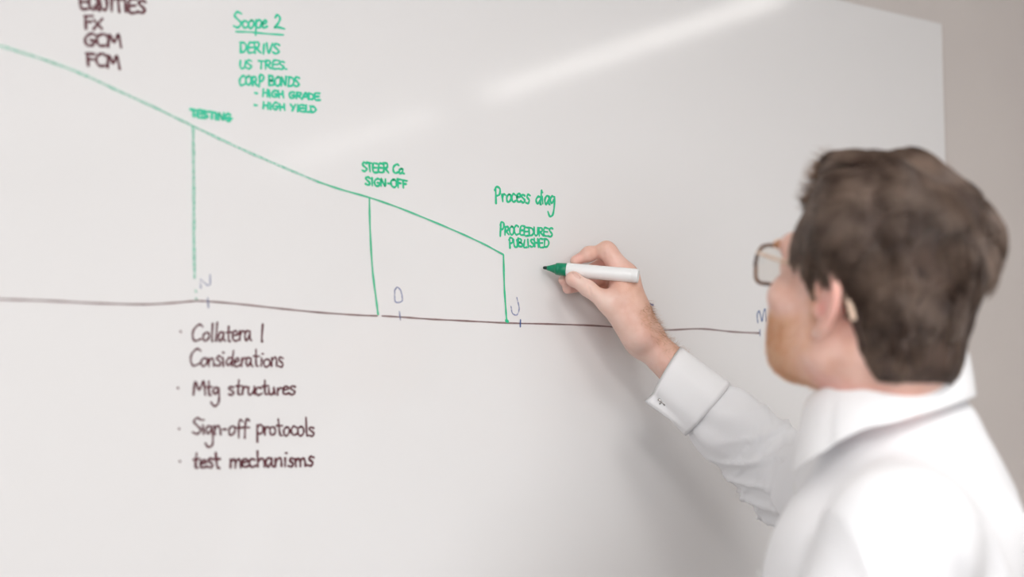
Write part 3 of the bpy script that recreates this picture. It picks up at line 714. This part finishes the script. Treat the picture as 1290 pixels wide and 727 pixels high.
# --- hair
M['hair'] = mat('brown_hair', (.06, .035, .025), .34, Specular_IOR_Level=.7)
noisy(M['hair'], (.062, .035, .024), (.205, .142, .108), 25, 3)
M['hair_cap'] = noisy(mat('hair_underlayer', (.04, .025, .018), .6), (.030, .017, .012), (.070, .042, .030), 50, 3)
M['beard'] = noisy(mat('ginger_beard', (.6, .3, .16), .5), (.78, .43, .24), (.88, .62, .42), 80, 3)
M['body_hair'] = noisy(mat('golden_arm_hair', (.45, .25, .12), .4), (.36, .18, .08), (.55, .32, .17), 90, 2)
zs = np.array([-.20, -.10, -.075, -.05, -.03, -.012, .004, .012, .03, .055, .075, .095, .115, .14, .25])
ys = np.array([-.110, -.100, -.078, -.056, -.043, -.032, .012, .020, .024, .036, .048, .064, .082, .105, .12])
hbase = SDF(); hbase.ell(H(0, -.010, .045), (.078, .100, .092), .02, M3=HF); hbase.cap(H(0, -.018, -.045), NB, .052, .050, .03)
hbase.ell(H(0, -.06, -.03), (.050, .045, .06), .03, M3=HF)
def hair_sdf(P):
    L = local(P); x, y, z = L[:, 0], L[:, 1], L[:, 2]
    def e(c, r):
        q = (L-np.array(c))/np.array(r); k0 = np.sqrt((q*q).sum(1)); k1 = np.sqrt(((q/np.array(r))**2).sum(1))+1e-9; return k0*(k0-1)/k1
    d = hbase(P)
    cut = (y-np.interp(z, zs, ys))*.85
    thick = .009+.017*np.clip((z-.03)/.08, 0, 1)-.003*np.clip((-y-.02)/.07, 0, 1)
    thick = np.minimum(thick, .004+np.clip(-cut, 0, 1)*.55)
    thick = np.minimum(thick, .002+np.clip((z+.078)*.3, 0, 1))
    thick = thick+.0045*wav(L*np.array([1.5, .45, .8]), 80)*np.clip(thick/.014, 0, 1)
    d = d-thick
    d = np.maximum(d, cut-.0015); d = np.maximum(d, -(z+.060+.20*(y+.08))); d = np.maximum(d, -np.minimum(e((.086, -.014, .003), (.024, .021, .034)), e((-.086, -.014, .003), (.024, .021, .034))))
    return d
pV, pQ, pN = polygonize(hair_sdf, HO-.20, HO+.24, .0032, relax=1)
hair = fast_mesh('hair', pV, pQ, M['hair_cap'], person)
crown = np.array([.012, -.085, .120])
def sample(V, Q, n, mask=None):
    A = np.linalg.norm(np.cross(V[Q[:, 2]]-V[Q[:, 0]], V[Q[:, 3]]-V[Q[:, 1]]), axis=1)/2
    if mask is not None: A = A*mask
    q = Q[rng.choice(len(Q), n, p=A/A.sum())]; u, v = rng.random((2, n, 1))
    return (V[q[:, 0]]*(1-u)+V[q[:, 1]]*u)*(1-v)+(V[q[:, 3]]*(1-u)+V[q[:, 2]]*u)*v
def grad(f, P, e=.002):
    g = np.stack([f(P+np.eye(3)[i]*e)-f(P-np.eye(3)[i]*e) for i in range(3)], 1); return g/(np.linalg.norm(g, axis=1)[:, None]+1e-9)
NS = 42000
roots = sample(pV, pQ, NS, (hair_sdf(pV[pQ].mean(1)) > -.003)*(np.abs(local(pV[pQ].mean(1))[:, 0]) > -1))
def outer(P): L = local(P); return np.sqrt(((L-np.array([0, -.01, .045]))/np.array([.078, .1, .092])**1)**2).sum(1)
keepL = local(roots); q = (keepL-np.array([0, -.012, .035]))/np.array([.078, .1, .1]); roots = roots[(q*q).sum(1) > 1.0]
tuft = rng.normal(size=(len(roots), 3))*.06
jit = wav(roots, 170, 3)[:, None]*.45
def hair_dir(P, t):
    L = local(P); n = grad(hair_sdf, P, .003)
    away = L-crown; f = np.zeros_like(L)
    top = np.clip((L[:, 2]-.085)/.05, 0, 1)[:, None]
    side = np.array([0, -.45, -1.0]); fwd = np.array([-.25, .9, .15])
    aw = away/(np.linalg.norm(away, axis=1)[:, None]+1e-6)
    f = aw*.9+side*(1-top)*.7+fwd*top*.8
    swirl = np.cross(local(P+n)-L, aw)
    f = f+swirl*jit+tuft
    fw = f@HF; fw = fw-n*(fw*n).sum(1)[:, None]; fw /= np.linalg.norm(fw, axis=1)[:, None]+1e-9
    L0 = .26*(1-t*1.6)+.16*np.clip((keep_lift), -1, 1)[:, None]
    d = fw+n*L0
    return d/np.linalg.norm(d, axis=1)[:, None]
el_ = local(roots); roots = roots[~((np.abs(el_[:, 0]) > .066) & (el_[:, 1] > -.040) & (el_[:, 1] < .016) & (el_[:, 2] < .034))]; tuft = tuft[:len(roots)]; jit = wav(roots, 170, 3)[:, None]*.45
keep_lift = wav(roots, 120, 7)
lz = local(roots)[:, 2]
hl_ = (.018+.030*np.clip((lz+.04)/.12, 0, 1))*rng.uniform(.7, 1.2, len(roots))
strand_mesh('hair_strands', roots-grad(hair_sdf, roots)*.002, hair_dir, hl_, .00042, M['hair'], hair, 6, clump=420)
# front quiff: longer loose locks standing over the forehead
fr = roots[(local(roots)[:, 1] > .055) & (local(roots)[:, 2] > .09)]
if len(fr):
    fr = fr[rng.choice(len(fr), min(900, len(fr)*3))]; keep_lift = np.ones(len(fr))*.6; jit = wav(fr, 90, 5)[:, None]*.8; tuft = rng.normal(size=(len(fr), 3))*.25
    def qd(P, t):
        n = grad(hair_sdf, P, .003); d = n*(.9-.9*t)+HF[1]*(.35+.25*t)-HF[0]*.35+HF[2]*.15+tuft*.5; return d/np.linalg.norm(d, axis=1)[:, None]
    M['hair_front'] = noisy(mat('front_hair_painted_light', (.2, .11, .06), .4), (.11, .06, .035), (.26, .15, .09), 90, 2)  # lighter copy of the hair colour: light on the front locks is painted in
    strand_mesh('hair_strands', fr, qd, rng.uniform(.012, .024, len(fr)), .00035, M['hair_front'], hair, 5)
# beard
br_mask = beard_mask(local(hV[hQ].mean(1)))
br = sample(hV, hQ, 5200, br_mask**1.3)
bn = grad(hs, br)
bj = rng.normal(size=(len(br), 3))*.25
def beard_dir(P, t):
    d = bn*(.75-.3*t)+(-HF[2]*.8+HF[1]*.1)*(.6+t*.6)+bj; return d/np.linalg.norm(d, axis=1)[:, None]
beard = strand_mesh('beard', br, beard_dir, rng.uniform(.003, .006, len(br)), .00028, M['beard'], person, 3)
# eyebrows
ebL = np.stack([rng.choice([-1, 1], 500)*rng.uniform(.014, .048, 500), np.full(500, .12), .045+rng.normal(size=500)*.0025], 1)
eb = HO+ebL@HF
for _ in range(6): eb = eb-HF[1]*np.clip(hs(eb), -.02, .02)[:, None]
sgn = np.sign(ebL[:, 0])[:, None]
def eb_dir(P, t): d = sgn*HF[0]*1.0+HF[1]*.25+HF[2]*(.25-.5*t); return d/np.linalg.norm(d, axis=1)[:, None]
strand_mesh('eyebrows', eb, eb_dir, .008, .0003, M['beard'], person, 3)
# arm hair on the back of wrist and forearm
msk = ((rV[rQ].mean(1)-Wc)@palmN > .006)*(((rV[rQ].mean(1)-Wc)@unit(EL-Wc)) > -.040)*(((rV[rQ].mean(1)-Wc)@unit(EL-Wc)) < .05)
ah = sample(rV, rQ, 1000, msk*1.0); an = grad(hd, ah); aj = rng.normal(size=(len(ah), 3))*.35
def ah_dir(P, t): d = an*(.55-.3*t)+unit(EL-Wc)*-.2+unit(np.cross(F_, unit(EL-Wc)))*.1+F_*.25+aj*.8+unit(Wc-EL)*-.5; return d/np.linalg.norm(d, axis=1)[:, None]
strand_mesh('arm_hair', ah, ah_dir, rng.uniform(.005, .011, len(ah)), .00012, M['body_hair'], person, 4)

# ------------------------------------------------------------------ shirt
M['shirt'] = mat('white_cotton', (.80, .81, .83), .75, Sheen_Weight=.15)
noisy(M['shirt'], (.82, .825, .845), (.84, .845, .865), 12, 3, .12, 900)
SW = at(893, 517, 1.878)                                  # sleeve end inside the cuff
sh = SDF()
BX = BFm[0]
sh.cap(Bd(0, .002, 1.32), Bd(0, .004, 1.16), .112, .112, .03, n=BX, sq=1.42)
sh.cap(Bd(0, .0, 1.16), Bd(0, .0, .93), .116, .122, .05, n=BX, sq=1.40)
sh.cap(Bd(-.02, -.015, 1.425), Bd(-.16, -.012, 1.382), .064, .056, .05); sh.cap(Bd(.02, -.015, 1.425), Bd(.16, -.012, 1.382), .064, .056, .05)
sh.cap(Bd(0, -.004, 1.452), Bd(0, -.015, 1.40), .068, .09, .05); sh.cap(Bd(0, -.026, 1.470), Bd(0, -.045, 1.37), .063, .085, .04)
sh.ell(Bd(0, -.054, 1.33), (.135, .055, .12), .05, M3=BFm)
sh.ell(Bd(0, .075, 1.30), (.13, .055, .11), .05, M3=BFm)
sh.cap(SHR, EL, .066, .056, .04); sh.cap(EL, at(915, 534, 1.879), .057, .048, .025); sh.cap(at(915, 538, 1.879), SW, .047, .038, .01)
sh.cap(SHL, LE, .063, .058, .045); sh.cap(LE, LW, .054, .040, .03)
allp = np.array([Bd(a, b2, c) for a in (-.28, .28) for b2 in (-.22, .28) for c in (.8, 1.5)]+[EL, SHR, SW]); lo = allp.min(0)-.09; hi = allp.max(0)+.09
lo[2] = .80
def seg_t(P, A, B_):
    ba = B_-A; L = np.linalg.norm(ba); t = (P-A)@(ba/L); q = P-A-np.outer(t, ba/L); return t, q, L
def folds(P):
    d = np.zeros(len(P))
    # right forearm sleeve: gathered pleats at the cuff, diagonal drag folds toward the elbow
    t, q, L = seg_t(P, SW, EL); rr = np.linalg.norm(q, axis=1); on = (rr < .085)*(t > -.03)*(t < L+.05)
    u = unit(np.cross(unit(EL-SW), F_)); v = np.cross(unit(EL-SW), u); ph = np.arctan2(q@v, q@u)
    w1 = np.sin(ph*6+t*25+wav(P, 30)*1.2)*np.exp(-(t-.01)**2/.03**2)*.0022
    ph2 = (t*75+ph*2.1+wav(P, 22, 4)*1.6); rid = 1-np.abs(np.sin(ph2)); w2 = (rid**2-.3)*.0075*np.clip((t-.02)/.06, 0, 1)
    ph3 = (t*130-ph*3+wav(P, 40, 9)*2); w2 = w2+(1-np.abs(np.sin(ph3)))**3*.003*np.clip((t-.03)/.05, 0, 1)
    d += on*(w1+w2)
    # upper arm
    t, q, L = seg_t(P, EL, SHR); rr = np.linalg.norm(q, axis=1); on = (rr < .09)*(t > 0)*(t < L)
    d += on*((1-np.abs(np.sin(t*50+wav(P, 25, 2)*2)))**2*.005)
    # left sleeve and back: long soft folds
    t, q, L = seg_t(P, SHL, LE); rr = np.linalg.norm(q, axis=1); on = np.clip((.11-rr)/.03, 0, 1)*np.clip((t+.02)/.06, 0, 1)
    d += on*((1-np.abs(np.sin(t*28+q@BFm[1]*30+wav(P, 14, 6)*1.8)))**2*.006)
    X = (P-BO)@BFm.T
    bk = np.clip(-X[:, 1]/.05, 0, 1)*np.clip((1.44-P[:, 2])/.05, 0, 1)
    d += bk*((1-np.abs(np.sin(X[:, 0]*38+P[:, 2]*22+wav(P, 12, 1)*1.6)))**2*.007)
    d += .002*wav(P, 40, 11)
    return d
sV, sQ, sN = polygonize(sh, lo, hi, .0042)
sV = sV+sN*folds(sV)[:, None]
keep = (sV[sQ][:, :, 2].min(1) > .86); sQ = sQ[keep]
shirt = fast_mesh('shirt', sV, sQ, M['shirt'], person)

# collar: stand plus folded leaf running round the neck to two points in front
M['collar'] = noisy(mat('collar_cotton', (.82, .83, .85), .7), (.86, .865, .88), (.88, .885, .90), 10, 3, .1, 900)
def collar_mesh():
    V = []; Fc = []; n = 72; rows = 11
    for i in range(n+1):
        a = -math.pi*.94+2*math.pi*.94*i/n                # 0 = nape, +-pi = throat
        c, s = math.cos(a), math.sin(a)
        frontness = (1-c)/2
        fold = np.array([.075*s, .004-.078*c, 1.516+.054*max(0, (1+c)/2)**.6])
        rad = unit([s*1.1, -c, 0])
        leaf = .058+.010*min(1, frontness*2)+.022*max(0, frontness-.62)/.38
        base = fold+rad*.004+np.array([0, 0, -.040])
        for j in range(rows):
            if j <= 3:                                     # inner stand
                t = j/3; p = base*(1-t)+fold*t+rad*(-.003*(1-t))
            else:
                t = (j-3)/(rows-4); out = (.008+.024*min(1, frontness*2)-.012*frontness)*t**.85; p = fold+rad*(.004+out)+np.array([0, 0, -leaf*t*.92+.004*math.sin(t*3.1)])
                p = p+np.array([s, 0, 0])*0
                if frontness > .8: p = p+np.array([math.copysign(1, s)*.010*t*(frontness-.8)/.2, -.004*t, 0])
            V.append(Bd(*p))
    for i in range(n):
        for j in range(rows-1): a = i*rows+j; Fc.append((a, a+rows, a+rows+1, a+1))
    return V, Fc
V, Fc = collar_mesh(); col = mesh_obj('collar', V, Fc, M['collar'], shirt)
md = col.modifiers.new('thick', 'SOLIDIFY'); md.thickness = .0022; md.offset = 0
md = col.modifiers.new('soft', 'SUBSURF'); md.levels = 1; md.render_levels = 1

# cuff: stiff band whose two ends kiss and stick out underneath, closed by a silver link
CA = at(834.5, 466, 1.886); CB = at(892, 515, 1.878); cax = unit(CB-CA); cn1 = unit(np.cross(cax, F_))
if cn1[2] > 0: cn1 = -cn1
cn2 = np.cross(cax, cn1)
if cn2@F_ > 0: cn2 = -cn2                                  # towards the camera
def cuff():
    V = []; Fc = []; n = 96; rows = 14
    Lc = np.linalg.norm(CB-CA)
    for j in range(rows):
        t = j/(rows-1)
        for k in range(n):
            a = 2*math.pi*k/n; c, s = math.cos(a), math.sin(a)  # c along underside, s to camera
            r1 = .0385+.0065*t; r2 = .034+.007*t
            r = 1+.015*math.sin(3*a+t*2)+.012*math.sin(7*a+1)
            da = (a-.45+math.pi) % (2*math.pi)-math.pi
            pin = .013*math.exp(-(da/.10)**2)*(1-t)**1.0
            p = CA+cax*(Lc*t+(1-t)*(.007*(c+1)-.004*s)-pin*.15)+(cn1*c*r1+cn2*s*r2)*r+(cn1*math.cos(.35)+cn2*math.sin(.35))*pin
            V.append(p)
    for j in range(rows-1):
        for k in range(n): k2 = (k+1) % n; Fc.append((j*n+k, j*n+k2, (j+1)*n+k2, (j+1)*n+k))
    # rim rolling in at the hand end and at the sleeve seam
    for row, sgn_, dep in ((0, 1, .03), (rows-1, -1, .004)):
        b0 = len(V)
        for k in range(n):
            p = np.array(V[row*n+k]); cc = CA+cax*np.dot(p-CA, cax); V.append(cc+(p-cc)*.93+cax*sgn_*dep*.3)
        for k in range(n):
            k2 = (k+1) % n; q = (row*n+k, row*n+k2, b0+k2, b0+k); Fc.append(q[::-1] if row == 0 else q)
    return V, Fc
V, Fc = cuff(); cf = mesh_obj('cuff', V, Fc, M['collar'], shirt)
md = cf.modifiers.new('thick', 'SOLIDIFY'); md.thickness = .0016; md.offset = 0
M['silver'] = noisy(mat('silver', (.5, .48, .46), .3, Metallic=1.0), (.35, .33, .32), (.6, .58, .56), 200)
kc = at(833.5, 506.5, 1.862); kd = unit(R_*.75-U_*.66)
V, Fc = tube([kc-kd*.006, kc-kd*.002, kc+kd*.002, kc+kd*.006], [.0018, .0011, .0011, .0018], 10)
V2, F2 = tube([kc-unit(R_+U_)*.004, kc+unit(R_+U_)*.004], .0011, 8); Fc += [tuple(len(V)+i for i in f) for f in F2]; V += V2
mesh_obj('cufflink', V, Fc, M['silver'], shirt)
# front buttons
M['button'] = mat('shirt_button', (.8, .8, .78), .3)
for z in (1.42, 1.33, 1.24, 1.15, 1.06, .97):
    yy = .30
    for _ in range(12):
        yy -= float(np.clip(sh(Bd(0, yy, z)[None])[0], -.02, .02))
    c = Bd(0, yy+.003, z); V, Fc = lathe(c, c+BFm[1]*.004, [(0, .0055), (.0015, .0055), (.0022, .004), (.0018, .0015)], 16); mesh_obj('button', V, Fc, M['button'], shirt)

# ------------------------------------------------------------------ trousers and shoes
M['trousers'] = noisy(mat('charcoal_wool', (.05, .05, .055), .85), (.04, .04, .045), (.065, .065, .07), 200)
tr = SDF()
tr.cap(Bd(0, 0, .98), Bd(0, -.01, .86), .110, .118, .04, n=BX, sq=1.42)
for s in (-1, 1):
    tr.cap(Bd(s*.085, -.005, .84), Bd(s*.095, .01, .48), .090, .066, .03)
    tr.cap(Bd(s*.095, .01, .48), Bd(s*.10, -.01, .06), .064, .056, .02)
allp = np.array([Bd(a, b2, .5) for a in (-.25, .25) for b2 in (-.2, .2)]); lo = allp.min(0)-.03; hi = allp.max(0)+.03; lo[2] = .0; hi[2] = 1.10
V, Q, N_ = polygonize(tr, lo, hi, .008)
V = V+N_*((1-np.abs(np.sin(V[:, 2]*30+wav(V, 12)*2)))**2*.005)[:, None]
fast_mesh('trousers', V, Q, M['trousers'], person)
M['shoe'] = noisy(mat('black_leather', (.02, .015, .012), .3), (.015, .012, .01), (.03, .024, .02), 60)
for s in (-1, 1):
    so = SDF(); so.cap(Bd(s*.10, -.07, .045), Bd(s*.115, .15, .034), .040, .036, .02, n=[0, 0, 1.], sq=.85)
    so.cap(Bd(s*.10, -.05, .07), Bd(s*.10, 0, .075), .042, .036, .03)
    so.add(lambda P: -(P[:, 2]-.002), .002, 'i')
    c = Bd(s*.10, .04, 0); V, Q, _ = polygonize(so, c-[.22, .22, .02], c+[.22, .22, .16], .006); fast_mesh('shoe', V, Q, M['shoe'], person)

# ------------------------------------------------------------------ glasses
gl = empty('eyeglasses', H(0, .1, .026), 'glasses with dark tortoiseshell rims and pale temples worn by man in white shirt', 'glasses')
M['rim'] = noisy(mat('tortoiseshell_rim', (.12, .05, .03), .3), (.07, .03, .02), (.30, .16, .08), 90)
M['temple'] = noisy(mat('pale_acetate_temple', (.75, .6, .48), .25), (.60, .42, .31), (.72, .56, .44), 60)
M['lens'] = clear('lens_glass', (.97, .965, .95), .05)
def lens_pt(s, a, rx=.027, rz=.021):
    c, sn = math.cos(a), math.sin(a); e = .62
    X = math.copysign(abs(c)**e, c)*rx; Z = math.copysign(abs(sn)**e, sn)*rz
    if Z < 0: X *= .90
    xx = s*.038+X
    return (xx, .112-.6*xx*xx*1.6-.006, .022+Z)
M_ = 40
for s in (-1, 1):
    P = [H(*lens_pt(s, 2*math.pi*i/M_)) for i in range(M_+1)]
    V, Fc = tube(P, .0021, 8, cap=False); Fc = [f for f in Fc if max(f) < M_*8]
    Fc += [((M_-1)*8+k, (M_-1)*8+(k+1) % 8, (k+1+sh_) % 8, (k+sh_) % 8) for sh_ in [min(range(8), key=lambda q: np.linalg.norm(V[(M_-1)*8]-V[q]))] for k in range(8)]; V = V[:M_*8]
    mesh_obj('rim', V, Fc, M['rim'], gl)
    ring = [H(*lens_pt(s, 2*math.pi*i/M_, .0265, .0205)) for i in range(M_)]; V = []; Fc = []
    for off in (-.0009, .0009):
        cc = np.mean(ring, 0)
        V += [p+HF[1]*off for p in ring]+[cc+HF[1]*off]
    n = M_+1
    for i in range(M_):
        j = (i+1) % M_; Fc += [(i, M_, j), (n+i, n+j, n+M_), (i, j, n+j, n+i)]
    mesh_obj('lens', V, Fc, M['lens'], gl, smooth=False)
    hinge = H(s*.067, .099, .034)
    pth = crom([H(s*.064, .101, .034), H(s*.071, .095, .034), H(s*.078, .06, .032), H(s*.082, .02, .030), H(s*.084, -.012, .030), H(s*.086, -.030, .020), H(s*.084, -.042, .004), H(s*.083, -.048, -.008)], 5)
    V, Fc = tube(pth, np.linspace(.0014, .0034, len(pth)), 8); mesh_obj('temple', V, Fc, M['temple'], gl)
V, Fc = tube(crom([H(-.012, .105, .030), H(0, .109, .033), H(.012, .105, .030)], 5), .0022, 8); mesh_obj('bridge', V, Fc, M['rim'], gl)
